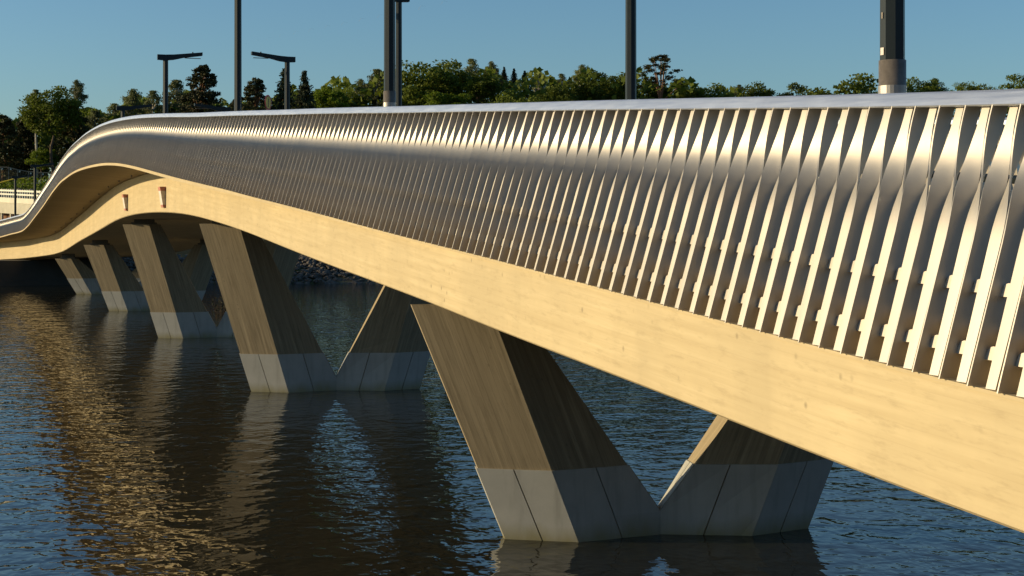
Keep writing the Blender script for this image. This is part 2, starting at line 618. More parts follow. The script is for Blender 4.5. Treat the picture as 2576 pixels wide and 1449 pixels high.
def slat_rings(kind):
    """rings of a flat bar that twists a quarter turn on its way down"""
    rings = []
    for i in range(SEG + 1):
        t = i / SEG
        f = 1 - t
        a = kind * math.pi / 2 + math.pi / 2 * sstep(0.03, 0.51, f)
        hw = 0.5 * lerp(f, WID[0], WID[1][kind])
        th = 0.0065
        d = (math.cos(a), math.sin(a))
        nrm = (-d[1], d[0])
        c = [(d[0] * sa * hw + nrm[0] * sb * th, d[1] * sa * hw + nrm[1] * sb * th)
             for sa, sb in ((-1, -1), (1, -1), (1, 1), (-1, 1))]
        rings.append((t, [c[0], c[1], c[1], c[2], c[2], c[3], c[3], c[0]]))
    return rings


RING = (slat_rings(0), slat_rings(1))


def slat_vf(kind, lean, h, x=0, y=0, z=0, mir=1):
    V, F = [], []
    for t, q in RING[kind]:
        V += [(x + mir * (a + lean * t), y + b2, z + h * t) for a, b2 in q]
    for i in range(SEG):
        for k in (0, 2, 4, 6):
            F.append((i * 8 + k, i * 8 + k + 1, i * 8 + 8 + k + 1, i * 8 + 8 + k))
    if mir < 0:
        F = [tuple(reversed(q)) for q in F]
    return V, F


def bracket_vf(x, y, z):
    """small clip with a rounded far top corner, standing out from a slat along +Y"""
    pts = [(0.02, 0.0), (0.02, 0.100), (0.100, 0.100), (0.128, 0.092), (0.148, 0.070), (0.156, 0.035), (0.156, 0.0)]
    V = [(x - 0.012 + .3 * b2, y + a, z + b2) for a, b2 in pts] + [(x + 0.045 + .3 * b2, y + a, z + b2) for a, b2 in pts]
    n = len(pts)
    F = [tuple(range(n)), tuple(reversed(range(n, 2 * n)))]
    F += [(i, n + i, n + (i + 1) % n, (i + 1) % n) for i in range(n)]
    return V, F


def make_railing(side, y0, label, near_parts):
    if side > 0:
        ox, lx, lean_s = xl, xl, 1
    else:
        ox = lambda y: xfar(y) + 0.25
        lean_s = -1
    root = empty('railing', (ox(14.0), 14.0, zl(14.0)))
    tag(root, label, 'railing')

    def px(y): return ox(y) + lean_s * 0.02

    def hh(y): return zh(y) - zl(y) - 0.115
    # handrail: broad rounded cap, a sloping front that mirrors the sky
    def cap(y):
        x, z = ox(y) + lean_s * 0.3 * (zh(y) - zl(y)), zh(y)
        p = [(-0.085, -0.130), (-0.092, -0.118), (-0.058, -0.066), (-0.020, -0.016), (0.0, 0.0), (0.16, -0.02), (0.20, -0.05), (0.21, -0.12), (0.19, -0.13)]
        return [(x + lean_s * a, z + b2) for a, b2 in (p if lean_s > 0 else list(reversed(p)))]
    hr = sweep('handrail', cap, M['handrail'], root, [y0 + 0.8 * i for i in range(int((158 - y0) / 0.8))], True, True, True)
    me = hr.data
    me.polygons.foreach_set('use_smooth', [False] * len(me.polygons))
    # joints in the handrail: dark hairline sleeves
    js = [8.9 + 2.05 * k for k in range(30)] if near_parts else []
    for y in js[:24]:
        mbj = MB()
        for yy in (y, y + 0.012):
            mbj.v += [(px2, yy, z2) for px2, z2 in [(a - lean_s * 0.002, b2 + 0.002) for a, b2 in cap(yy)[:6]]]
        mbj.f += [(i, i + 6, i + 7, i + 1) for i in range(5)]
        mbj.m += [0] * 5
        mbj.build('joint', M['bearing'], hr, False)
    far, farb = MB(), MB()
    n = int((156 - y0) / PITCH)
    count = 0
    proto = {}
    jit = random.Random(3)
    for k in range(n):
        for kind in (0, 1):
            y = y0 + PITCH * (k + 0.5 * kind)
            x, z, h = px(y), zl(y) + 0.002, hh(y)
            lean = 0.3 * (zh(y) - zl(y)) - 0.03
            ind = near_parts and 7.0 <= y and count < 100
            if ind:
                count += 1
                if kind not in proto:
                    v, f = slat_vf(kind, lean, 1.0)
                    proto[kind] = mesh('slat', v, f, M['slat'], root, smooth=True)
                    o = proto[kind]
                else:
                    o = proto[kind].copy()
                    col.objects.link(o)
                    o.parent = root
                o.location = Vector((x, y, z)) - root.location
                o.scale = (1, 1, h)
                o.rotation_euler.z = jit.uniform(-0.022, 0.022)
            else:
                v, f = slat_vf(kind, lean, h, x, y, z, lean_s)
                far.add(v, f)
            if kind == 0 and side > 0:
                for t in (0.095, 0.315):
                    bx, bz = x + lean * t + 0.022, z + h * t
                    if ind and y < 17.5:
                        v, f = bracket_vf(bx, y, bz)
                        mesh('bracket', v, f, M['slat'], root, True)
                    elif y < 70:
                        v, f = bracket_vf(bx, y, bz)
                        farb.add(v, f)
    o = far.build('slat', M['slat'], root, True, True)
    tag(o, kind='stuff')
    if farb.v:
        tag(farb.build('bracket', M['slat'], root, True), kind='stuff')
    return root


make_railing(1, 5.2, 'tall side railing of twisted vertical metal slats under a broad grey handrail', True)
make_railing(-1, 5.0, 'slatted metal railing along the far edge of the bridge, glimpsed through gaps', False)


# ------------------------------------------------------------------ V piers
SKEW = R(11.7)


def make_pier(bx, y, tx, ztop, label):
    root = empty('pier', (bx + 2.75 * math.cos(SKEW), y - 2.75 * math.sin(SKEW), 0), -SKEW)
    tx = bx - (bx - tx) * 0.96
    ztop -= 0.03
    tag(root, label, 'pier', 'slanted concrete piers standing in the water')
    cx = bx + 2.75
    zn = 0.40            # height of the notch between the legs
    zc = 1.25            # top of the smooth cladding
    zf = -1.2

    def leg(sgn):
        def sec(z):
            """outline of the leg at height z, going round: tip, front ridge, inner front, inner back, back ridge"""
            t = z / ztop
            x0 = -(cx - (bx + (tx - bx) * t))
            x1 = x0 + 1.19 + 0.10 * t
            x2 = lerp(z, [zf, zn, ztop], [0.0, 0.0, -(cx - (tx + 1.78))])
            x2 = max(x2, x1 + 0.12) if z > zn else 0.0
            hy = 0.45 + 0.06 * t
            fy = lerp(z, [zf, zn, 1.25, 1.84, ztop], [-.06, -.06, -.22, -.31, -.42] if sgn < 0 else [-.06, -.06, -.12, -.18, -.34])
            by = lerp(z, [zf, zn, 1.25, 1.84, ztop], [.14, .14, .26, .28, .34] if sgn < 0 else [.14, .14, .11, .08, .06])
            rb = 0.44 if sgn < 0 else 0.18
            pts = [(x0, -0.01), (x1, -hy), (x2, fy), (x2, by), (x1, rb), (x0, 0.20)]
            return [(sgn * a, b2) for a, b2 in pts]
        zs = [zf, zn, 0.8, zc]
        zs += [zc + (ztop - zc) * i / 9 for i in range(1, 10)]
        V, F, U = [], [], []
        vs = []
        for z in zs:
            q = sec(z)
            V += [(a, b2, z) for a, b2 in q]
            ln = [math.hypot(q[k][0] - q[(k + 1) % 6][0], q[k][1] - q[(k + 1) % 6][1]) for k in range(6)]
            # (start, end) of every face across the grain, measured from the ridge it shares
            vs.append([(1.4 - ln[0], 1.4), (1.4, 1.4 + ln[1]), (4.0, 4.0 + ln[2]), (8.0 - ln[3], 8.0), (8.0, 8.0 + ln[4]), (10.0, 10.0 + ln[5])])
        for i in range(len(zs) - 1):
            for k in range(6):
                j = (k + 1) % 6
                q = (i * 6 + k, i * 6 + j, i * 6 + 6 + j, i * 6 + 6 + k)
                uq = [(zs[i], vs[i][k][0]), (zs[i], vs[i][k][1]), (zs[i + 1], vs[i + 1][k][1]), (zs[i + 1], vs[i + 1][k][0])]
                uq = [(p[0] + (0 if sgn > 0 else 23.7) + y, p[1]) for p in uq]
                if sgn < 0:
                    q, uq = tuple(reversed(q)), list(reversed(uq))
                F.append(q)
                U.append(uq)
        n0 = (len(zs) - 1) * 6
        top = tuple(n0 + k for k in range(6))
        F.append(top if sgn > 0 else tuple(reversed(top)))
        U.append([(0, 0)] * 6)
        lg = mesh('leg', V, F, M['pier'], root, False, False, U)
        # smooth cladding panels round the foot, two to a face with an open joint between
        cl = MB()
        edges = [(5, 0), (0, 1), (1, 2), (3, 4), (4, 5)]
        split = {(5, 0): None, (0, 1): 0.64, (1, 2): 0.84, (3, 4): 0.8, (4, 5): 0.6}
        th = 0.03
        for a, b2 in edges:
            zb0, zb1 = zf, zc
            if (a, b2) in ((1, 2), (3, 4)):
                lev = [zb0, zn, zb1]
            else:
                lev = [zb0, zb1]
            for part in ((0, 1) if split[(a, b2)] else (0,)):
                for li in range(len(lev) - 1):
                    quad = []
                    for z in (lev[li], lev[li + 1]):
                        s = sec(z)
                        p, q = Vector((*s[a], z)), Vector((*s[b2], z))
                        dd = q - p
                        ln = dd.length
                        dd.normalize()
                        nn = Vector((dd.y, -dd.x, 0)) * (th * sgn)
                        m = split[(a, b2)]
                        e0, e1 = (0.0, ln) if m is None else ((0.0, m - 0.011) if part == 0 else (m + 0.011, ln))
                        o0 = 0.016 if (e0 == 0.0 and a != 3) else 0.0
                        o1 = 0.016 if (e1 == ln and b2 in (0, 1, 4, 5)) else 0.0
                        quad.append((p + dd * (e0 - o0) + nn, p + dd * (e1 + o1) + nn, p + dd * e0 + nn * 0.02, p + dd * e1 + nn * 0.02))
                    (a0, a1, c0, c1), (d0, d1, g0, g1) = quad
                    v = [a0, a1, d1, d0, c0, c1, g1, g0]
                    f = [(0, 1, 2, 3), (7, 6, 5, 4), (0, 4, 5, 1), (1, 5, 6, 2), (2, 6, 7, 3), (3, 7, 4, 0)]
                    if sgn < 0:
                        f = [tuple(reversed(q)) for q in f]
                    cl.add(v, f)
        cl.build('cladding', M['cladding'], lg)
        # sloping cladding on the leg's inner face
        ci = MB()
        s0, s1 = sec(zn + 0.001), sec(zc)
        for (k0, k1) in ((0.0, 0.48), (0.52, 1.0)):
            yy = [s0[2][1] + (s0[3][1] - s0[2][1]) * k0, s0[2][1] + (s0[3][1] - s0[2][1]) * k1,
                  s1[2][1] + (s1[3][1] - s1[2][1]) * k1, s1[2][1] + (s1[3][1] - s1[2][1]) * k0]
            v = [(s0[2][0], yy[0], zn), (s0[2][0], yy[1], zn), (s1[2][0], yy[2], zc), (s1[2][0], yy[3], zc)]
            v2 = [(a + sgn * th, b3, z) for a, b3, z in v]
            v = [(a + sgn * 0.002, b3, z) for a, b3, z in v]
            ci.add(v2 + v, [(0, 1, 2, 3), (7, 6, 5, 4), (0, 4, 5, 1), (1, 5, 6, 2), (2, 6, 7, 3), (3, 7, 4, 0)])
        ci.build('cladding', M['cladding'], lg)
        # bearing block under the girder
        sx = [p[0] for p in sec(ztop)]
        lo, hi = min(sx), max(sx)
        bb = MB()
        zz = zb(y) + 0.02
        c0, c1 = (lo + 0.42, hi - 0.2) if sgn > 0 else (lo + 0.2, hi - 0.42)
        bb.box(c0, c1, -0.30, 0.34, ztop + 0.002, ztop + 0.10)
        bb.box(c0 + 0.14, c1 - 0.1, -0.24, 0.28, ztop + 0.10, zz)
        bb.build('bearing', M['bearing'], root, False)
    leg(1)
    leg(-1)
    return root


PIERS = [(8.88, 23.43, 7.14, 4.14, 'largest V-shaped concrete pier, nearest and at the right of the photo'),
         (8.88, 47.08, 7.10, 5.56, 'second V-shaped concrete pier from the right, under the bridge crest'),
         (8.86, 71.0, 7.08, 5.54, 'middle V-shaped pier of the row of five, leg top just under red white boards'),
         (8.70, 94.4, 7.03, 4.24, 'fourth V-shaped pier along the row, short and partly hidden by the middle pier'),
         (8.38, 117.9, 6.62, 2.85, 'smallest and farthest V-shaped pier, beside the dark abutment wall')]
for a in PIERS:
    make_pier(*a)


# ------------------------------------------------------------------ lamp posts
def lamp(u, D, top_v, rowdir, label, collar=None, width=0.235):
    """rowdir +1: arm reaches to the right (+X), -1: to the left; collar: (z of sleeve top, z of ring)"""
    p = P(u, D)
    zg = zdeck(p.y) + 0.02
    ztop = EYE - (top_v - 565) * D / 3600
    root = empty('lamp_post', (p.x, p.y, zg))
    tag(root, label, 'lamp post', 'dark lamp posts in pairs along the bridge')
    h = ztop - zg
    mb = MB()
    r = width / 2 / math.cos(math.pi / 8)
    n = 8
    ang = [2 * math.pi * (k + 0.5) / n for k in range(n)]
    v = [(r * math.cos(a), r * math.sin(a), 0) for a in ang] + [(r * .93 * math.cos(a), r * .93 * math.sin(a), h - 0.22) for a in ang]
    f = [(k, (k + 1) % n, n + (k + 1) % n, n + k) for k in range(n)] + [tuple(reversed(range(n))), tuple(range(n, 2 * n))]
    mb.add(v, f)
    pole = mb.build('pole', M['dark_metal'], root)
    # arm: thick over the pole, tapering out and rising to a slim lamp head
    am = MB()
    secs = [(-0.36, 0.0, 0.115, 0.10), (0.0, -0.01, 0.125, 0.11), (0.35, 0.02, 0.115, 0.11), (0.8, 0.10, 0.085, 0.12), (1.62, 0.21, 0.07, 0.13)]
    vv = []
    for x, dz, hz, hy in secs:
        x *= rowdir
        vv += [(x, -hy, h - 0.13 + dz - hz), (x, hy, h - 0.13 + dz - hz), (x, hy, h - 0.13 + dz + hz), (x, -hy, h - 0.13 + dz + hz)]
    ff = []
    for i in range(len(secs) - 1):
        for k in range(4):
            j = (k + 1) % 4
            q = (i * 4 + k, i * 4 + j, i * 4 + 4 + j, i * 4 + 4 + k)
            ff.append(q if rowdir < 0 else tuple(reversed(q)))
    ff.append((0, 1, 2, 3) if rowdir > 0 else (3, 2, 1, 0))
    e = (len(secs) - 1) * 4
    ff.append((e + 3, e + 2, e + 1, e) if rowdir > 0 else (e, e + 1, e + 2, e + 3))
    am.add(vv, ff)
    arm = am.build('arm', M['dark_metal'], root)
    sm = MB()
    sm.bar((rowdir * 1.2, 0, h - 0.13 + 0.23), (rowdir * 1.2, 0, h - 0.13 + 0.29), 0.03)
    sm.build('sensor', M['dark_metal'], arm)
    lm = MB()
    zl0 = h - 0.13 + 0.10 - 0.09
    x0, x1 = sorted((rowdir * 0.85, rowdir * 1.55))
    lm.box(x0, x1, -0.08, 0.08, zl0 - 0.012, zl0 + 0.004)
    lm.build('lamp_head', M['galv'], arm)
    if collar:
        zt_, zr = collar
        cm = MB()
        cm.bar((0, 0, 0), (0, 0, zt_ - zg), width / 2 * 1.15, width / 2 * 1.12, 24)
        s = cm.build('sleeve', M['galv'], root)
        s.data.polygons.foreach_set('use_smooth', [len(p2.vertices) == 4 for p2 in s.data.polygons])
        rm = MB()
        rm.bar((0, 0, zr - zg - 0.05), (0, 0, zr - zg + 0.055), width / 2 * 1.17, width / 2 * 1.17, 24)
        rm.build('ring', M['ring'], s, smooth=False)
    return root, pole


lp, pole = lamp(2245, 14.0, -1200 + 565 + 300, 1, 'thickest dark lamp post, nearest one at the right with a sticker and grey sleeve', (7.105, 6.80))
st = MB()
# the two stickers on the left face of the nearest post
vd = Vector((-CS, SN, 0))
for (zz, hw, hh_, mi) in ((7.19, 0.026, 0.036, 0), (7.54, 0.010, 0.03, 1)):
    o = lp.location
    c0 = Vector((-0.1185, 0.0, zz - o.z))
    st.add([c0 + Vector((-0.003, -hw, -hh_)), c0 + Vector((-0.003, hw, -hh_)), c0 + Vector((-0.003, hw, hh_)), c0 + Vector((-0.003, -hw, hh_))],
           [(3, 2, 1, 0)], mi)
st.build('sticker', None, pole, mats=[M['board_white'], M['galv']])
lamp(980, 30.6, -90, 1, 'dark lamp post with a grey sleeve, left one of the close pair', (8.35, 8.05))
lamp(1587, 31.5, -60, -1, 'dark sleeveless lamp post right of the photo middle, left of the spreading pine')
lamp(598.5, 47.5, -25, 1, 'plain tall dark lamp post between the two T-shaped lamps')
lamp(1003, 48.2, -15, -1, 'dark lamp post behind the sleeved one, arm stub at the top edge', width=0.21)
lamp(416.5, 64.0, 137, 1, 'T-shaped dark lamp post with its arm pointing right beside the tall pine')
lamp(722.5, 64.8, 142, -1, 'T-shaped dark lamp post with its arm pointing left before the twin spruces')
lamp(309.0, 82.0, 267, 1, 'low dark lamp arm just clearing the handrail at the left, pointing right')
lamp(563.0, 80.0, 269, -1, 'dark lamp arm almost sunk behind the handrail below the tall pine')
lamp(88.0, 127.0, 414, 1, 'small dark lamp post at the far left bend before the mesh fence')
lamp(38.5, 142.0, 443, 1, 'small leftmost dark lamp post in front of the bright retaining wall')

# ------------------------------------------------------------------ road sign on the deck
p = P(672.5, 62)
zg = zdeck(p.y) + 0.02
sg = empty('road_sign', (p.x, p.y, zg), R(55))
tag(sg, 'round yellow road sign with red rim and black bar, seen side-on above the handrail', 'road sign')
zc_ = EYE - (258 - 565) * 62 / 3600 - zg
mb = MB()
mb.bar((0, 0, 0), (0, 0, zc_ + 0.2), 0.03, n=10)
mb.build('pole', M['galv'], sg)


def disc(rad, y0, y1, n=32):
    v = [(rad * math.cos(2 * math.pi * k / n), y0, zc_ + rad * math.sin(2 * math.pi * k / n)) for k in range(n)]
    v += [(a, y1, c) for a, b2, c in v]
    return v, [tuple(range(n)), tuple(reversed(range(n, 2 * n)))] + [(k, n + k, n + (k + 1) % n, (k + 1) % n) for k in range(n)]


mb = MB(); mb.add(*disc(0.335, -0.045, -0.033)); rim = mb.build('plate', M['sign_red'], sg)
mb = MB(); mb.add(*disc(0.262, -0.049, -0.0452)); mb.build('face', M['sign_yellow'], rim)
mb = MB(); mb.box(-0.03, 0.03, -0.053, -0.0495, zc_ - 0.15, zc_ + 0.17); mb.box(-0.055, 0.055, -0.053, -0.0495, zc_ - 0.19, zc_ - 0.151); mb.build('symbol', M['black'], rim)

# ------------------------------------------------------------------ concrete barrier on the deck
br = empty('barrier', (10.6, 14, zdeck(14) + 0.02))
tag(br, 'pale concrete barrier on the deck, glimpsed between the slats at the right', 'barrier')
mb = MB()
for k in range(12):
    y0 = 7 + k * 2.0
    zz = zdeck(y0) + 0.03
    zz2 = zdeck(y0 + 1.97) + 0.03
    for ya, yb, z1, z2 in ((y0, y0 + 1.97, zz, zz2),):
        v = [(10.4, ya, z1), (10.8, ya, z1), (10.8, yb, z2), (10.4, yb, z2), (10.48, ya, z1 + .85), (10.72, ya, z1 + .85), (10.72, yb, z2 + .85), (10.48, yb, z2 + .85)]
        mb.add(v, [(0, 3, 2, 1), (4, 5, 6, 7), (0, 1, 5, 4), (1, 2, 6, 5), (2, 3, 7, 6), (3, 0, 4, 7)])
mb.build('block', M['barrier'], br, True)
mb = MB()
for k in range(12):
    y0 = 7 + k * 2.0
    mb.bar((10.6, y0, zdeck(y0) + 1.0), (10.6, y0 + 2, zdeck(y0 + 2) + 1.0), 0.05)
mb.build('top_rail', M['dark_metal'], br, True)

# ------------------------------------------------------------------ red and white clearance boards on the girder
for (u0, v0, u1, v1, lab) in ((405.5, 470, 417.5, 522, 'upper right red-ended white board fixed on the girder face over the arch'),
                              (313.0, 489, 322.0, 530, 'lower left red-ended white board fixed on the girder face')):
    t = ((u0 + u1) / 2 - 1288) / 3600
    D = 6.9 / (SN + t * CS)
    y = D * (CS - t * SN)
    zA, zB = EYE - (v0 - 565) * D / 3600, EYE - (v1 - 565) * D / 3600
    hw_ = 0.30
    bd = empty('navigation_board', (xb(y), y, zB))
    tag(bd, lab, 'board')
    mb = MB()
    hgt = zA - zB
    for z0, z1, mi in ((0, 0.13, 1), (0.13, 0.80, 0), (0.80, 1.0, 1)):
        za, zb_ = z0 * hgt, z1 * hgt
        o0, o1 = -0.012 - 0.12 * z0, -0.012 - 0.12 * z1
        v = [(o0 - .09, -hw_, za), (-.003, -hw_, za), (-.003, hw_, za), (o0 - .09, hw_, za),
             (o1 - .09, -hw_, zb_), (-.003, -hw_, zb_), (-.003, hw_, zb_), (o1 - .09, hw_, zb_)]
        mb.add(v, [(0, 3, 2, 1), (4, 5, 6, 7), (0, 1, 5, 4), (1, 2, 6, 5), (2, 3, 7, 6), (3, 0, 4, 7)], mi)
    mb.build('board', None, bd, mats=[M['board_white'], M['board_red']])

# ------------------------------------------------------------------ water, ground
WV, WF = [], []
mesh('water', [(-1500, -300, 0), (1500, -300, 0), (1500, 2500, 0), (-1500, 2500, 0)], [(0, 1, 2, 3)], M['water'])
tag(bpy.data.objects['water'], kind='structure')


def depth(x, y): return x * SN + y * CS
def side(x, y): return x * CS - y * SN


rnd = random.Random(5)


def ground_z(x, y):
    s = depth(x, y) - 134.0
    xc = side(x, y)
    z = lerp(s, [-8, 0, 4, 8, 22, 60, 120, 400], [-3, -0.1, 2.0, 2.5, 3.3, 6.0, 9.0, 12.0])
    hill = sstep(-30, -46, xc) if s > 12 else 0
    hz = lerp(s, [12, 36, 38, 52, 80], [3.0, 4.0, 8.6, 10.9, 11.5])
    z = z + (max(z, hz) - z) * hill
    # the bank the photographer stands on, with an added hill behind blocking low sky
    nb = 5.0 - y - 0.25 * abs(x) * (1 if x < 0 else 0.1)
    zn = lerp(nb, [-3, 0, 6, 16, 50, 120], [-3, -0.5, 2.2, 3.2, 20, 30])
    return max(z, zn)


gx = [-1500, -900, -600, -400, -300, -220] + [-160 + 5 * i for i in range(60)] + [150, 180, 220, 300, 400, 600, 900, 1500]
gy = [-300, -150, -60, -30, -15, -8, -4, 0, 3, 6, 9, 20, 60, 90] + [100 + 4 * i for i in range(46)] + [290, 310, 350, 420, 600, 1000, 2500]
V = [(x, y, ground_z(x, y)) for y in gy for x in gx]
nx = len(gx)
F = [(j * nx + i, j * nx + i + 1, (j + 1) * nx + i + 1, (j + 1) * nx + i) for j in range(len(gy) - 1) for i in range(nx - 1)]
g = mesh('ground', V, F, M['ground'], smooth=True)
tag(g, kind='structure')

# riprap along the far shore
mb = MB()
ico = bmesh.new()
bmesh.ops.create_icosphere(ico, subdivisions=1, radius=1)
iv = [v.co.copy() for v in ico.verts]
ifc = [tuple(v.index for v in f.verts) for f in ico.faces]
ico.free()


def rock(p, r):
    sx, sy, sz = r * rnd.uniform(.8, 1.4), r * rnd.uniform(.8, 1.4), r * rnd.uniform(.55, .9)
    rot = Matrix.Rotation(rnd.uniform(0, 6.3), 3, 'Z')
    mb.add([rot @ Vector((v.x * sx * rnd.uniform(.8, 1.15), v.y * sy * rnd.uniform(.8, 1.15), v.z * sz * rnd.uniform(.8, 1.15))) + p for v in iv], ifc)


for i in range(6500):
    xc = rnd.uniform(-45, 25)
    s = rnd.uniform(-1.0, 6.5)
    D = 134 + s
    p = Vector((D * SN + xc * CS, D * CS - xc * SN, 0))
    p.z = ground_z(p.x, p.y) + rnd.uniform(-.05, .15)
    rock(p, rnd.uniform(.12, .34))
tag(mb.build('riprap_rocks', M['rock']), 'grey boulders lining the far waterline under the arch', 'rocks', kind='stuff')
mb = MB()
for i in range(420):
    D = rnd.uniform(168.5, 176)
    p = P(rnd.uniform(-60, 330), D)
    p.z = ground_z(p.x, p.y) + rnd.uniform(-.1, .2)
    rock(p, rnd.uniform(.3, .8))
tag(mb.build('slope_rocks', M['rock']), 'brown rocks on the slope above the white guard rail', 'rocks', kind='stuff')

# ------------------------------------------------------------------ abutment and beams beyond the piers
ab = empty('abutment', (9, 131, 0))
tag(ab, 'dark concrete abutment wall at the far left end of the bridge', 'wall')
a0, a1 = P(-140, 126), P(300, 133)
d = (a1 - a0)
nrm = Vector((d.y, -d.x, 0)).normalized()
mb = MB()
th = nrm * -3
for z0, z1, push in ((-2, 0.45, 0.0), (0.45, 2.25, 0.35)):
    q = [a0 + nrm * -push, a1 + nrm * -push]
    v = [(*q[0].xy, z0), (*q[1].xy, z0), (*(q[1] + th).xy, z0), (*(q[0] + th).xy, z0)]
    v += [(a, b2, z1) for a, b2, _ in v]
    mb.add(v, [(0, 3, 2, 1), (4, 5, 6, 7), (0, 1, 5, 4), (1, 2, 6, 5), (2, 3, 7, 6), (3, 0, 4, 7)])
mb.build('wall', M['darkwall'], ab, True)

cbn = 0
for (ua, ub, v0, v1, D, lab) in ((418, 512, 566, 582, 119.0, 'topmost pale cross beam seen between the legs under the bridge'),
                                 (350, 512, 592, 606, 122.0, 'middle pale cross beam seen between the legs under the bridge'),
                                 (340, 512, 622, 640, 125.0, 'lowest pale cross beam just above the water between the legs')):
    a_, b_ = P(ua, D), P(ub, D)
    zA, zB = EYE - (v0 - 565) * D / 3600, EYE - (v1 - 565) * D / 3600
    root = empty('cross_beam', ((a_.x + b_.x) / 2, (a_.y + b_.y) / 2, zB))
    tag(root, lab, 'beam', 'concrete beams under the far end of the bridge')
    dd = (b_ - a_).normalized()
    nn = Vector((-dd.y, dd.x, 0)) * 0.8
    v = [(*a_.xy, zB), (*b_.xy, zB), (*(b_ + nn).xy, zB), (*(a_ + nn).xy, zB)]
    v += [(x, y, zA) for x, y, _ in v]
    mb = MB()
    mb.add(v, [(0, 3, 2, 1), (4, 5, 6, 7), (0, 1, 5, 4), (1, 2, 6, 5), (2, 3, 7, 6), (3, 0, 4, 7)])
    # two stub corbels under it
    for t in (0.3, 0.7):
        c = a_.lerp(b_, t)
        mb.bar((c.x, c.y, zB - 0.25), (c.x, c.y, zB - 0.002), 0.22, n=4)
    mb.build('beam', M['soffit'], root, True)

# ------------------------------------------------------------------ far-left road: retaining wall, guard rail, mesh fence
def strip(u0, u1, D): return P(u0, D), P(u1, D)


A, B = P(-120, 178), P(165, 149)
dirv = (B - A).normalized()
nrm = Vector((-dirv.y, dirv.x, 0))
L_ = (B - A).length
rw = empty('retaining_wall', ((A.x + B.x) / 2, (A.y + B.y) / 2, 4))
tag(rw, 'sunlit pale retaining wall on thin columns at the far left', 'wall')


def obox(mb, s0, s1, n0, n1, z0, z1, mi=0, base=A):
    v = []
    for z in (z0, z1):
        for s, n in ((s0, n0), (s1, n0), (s1, n1), (s0, n1)):
            q = base + dirv * s + nrm * n
            v.append((q.x, q.y, z + (0.033 * (15 - s) if z > 5 else 0)))
    mb.add(v, [(0, 3, 2, 1), (4, 5, 6, 7), (0, 1, 5, 4), (1, 2, 6, 5), (2, 3, 7, 6), (3, 0, 4, 7)], mi)


mb = MB(); obox(mb, 0, L_, -0.05, 0.5, 8.15, 8.72); mb.build('coping', M['wall'], rw, True)
# ribbed lower band
mb = MB()
k = 0
s = 0.0
while s < L_:
    obox(mb, s, s + 0.17, 0.0 + 0.03 * (k % 2), 0.4, 6.92, 8.149)
    s += 0.172
    k += 1
mb.build('rib_panel', M['wall'], rw, True)
mb = MB(); obox(mb, 0, L_, 1.5, 1.8, 3.0, 8.0); mb.build('opening_sheet', M['opening_dark'], rw, True)  # brown sheet standing in for the dark opening behind the columns
for k in range(8):
    mb = MB(); s = 5.2 + k * 3.0; obox(mb, s, s + 0.22, 0.1, 0.35, 3.0, 6.919); mb.build('column', M['wall'], rw, True)
gr = empty('guard_rail', ((A.x + B.x) / 2, (A.y + B.y) / 2, 8.72))
tag(gr, 'white two-bar guard rail along the top of the retaining wall', 'guard rail')
mb = MB(); obox(mb, 0, L_, 0.10, 0.16, 9.42, 9.62); mb.build('rail', M['white'], gr, True)
mb = MB(); obox(mb, 0, L_, 0.10, 0.16, 9.02, 9.20); mb.build('rail', M['white'], gr, True)
for k in range(int(L_ / 0.74)):
    mb = MB(); s = 0.2 + k * 0.74; obox(mb, s, s + 0.10, 0.17, 0.27, 8.722, 9.70); mb.build('post', M['white'], gr, True)
# mesh fence on top of the slope
mf = empty('mesh_fence', tuple(P(60, 182).xy) + (11,))
tag(mf, 'see-through wire mesh fence on posts above the rocky slope at the far left', 'fence')
pts = [(-40, 420), (0, 420.5), (22, 421), (44, 427), (72, 432), (103, 434), (140, 436), (180, 440), (220, 444)]
tops = [P(u, 182, v) for u, v in pts]
for i in range(len(tops) - 1):
    t0, t1 = tops[i], tops[i + 1]
    mb = MB(); mb.bar((t0.x, t0.y, t0.z - 1.75), t0, 0.045); mb.build('post', M['fence'], mf, True)
    c_ = MB(); q = t0 + Vector((0.25, -0.06, -0.22)); c_.box(q.x - .09, q.x + .09, q.y - .05, q.y + .05, q.z - .1, q.z + .1); c_.build('clamp', M['white'], mf, True)
mb = MB()
for i in range(len(tops) - 1):
    t0, t1 = tops[i], tops[i + 1]
    mb.bar(t0, t1, 0.05)
mb.build('top_rail', M['fence'], mf, True)
mb = MB()
for i in range(len(tops) - 1):
    t0, t1 = tops[i], tops[i + 1]
    for j in range(1, 6):
        o = Vector((0, 0, -1.7 * j / 6))
        mb.bar(t0 + o, t1 + o, 0.008, n=3)
    for j in range(1, 7):
        q = t0.lerp(t1, j / 7)
        mb.bar((q.x, q.y, q.z - 1.7), q, 0.008, n=3)
mb.build('mesh_wire', M['fence'], mf, True)
yb = empty('barrier_tape', tuple(P(40, 179).xy) + (10,))
tag(yb, 'yellow plastic tube lying on the grass slope at the far left', 'tube')
mb = MB()
mb.bar(P(-6, 179, 462), P(40, 179, 449), 0.10); mb.bar(P(40, 179, 449), P(62, 179, 450), 0.08)
mb.build('tube', M['yellow'], yb, True)


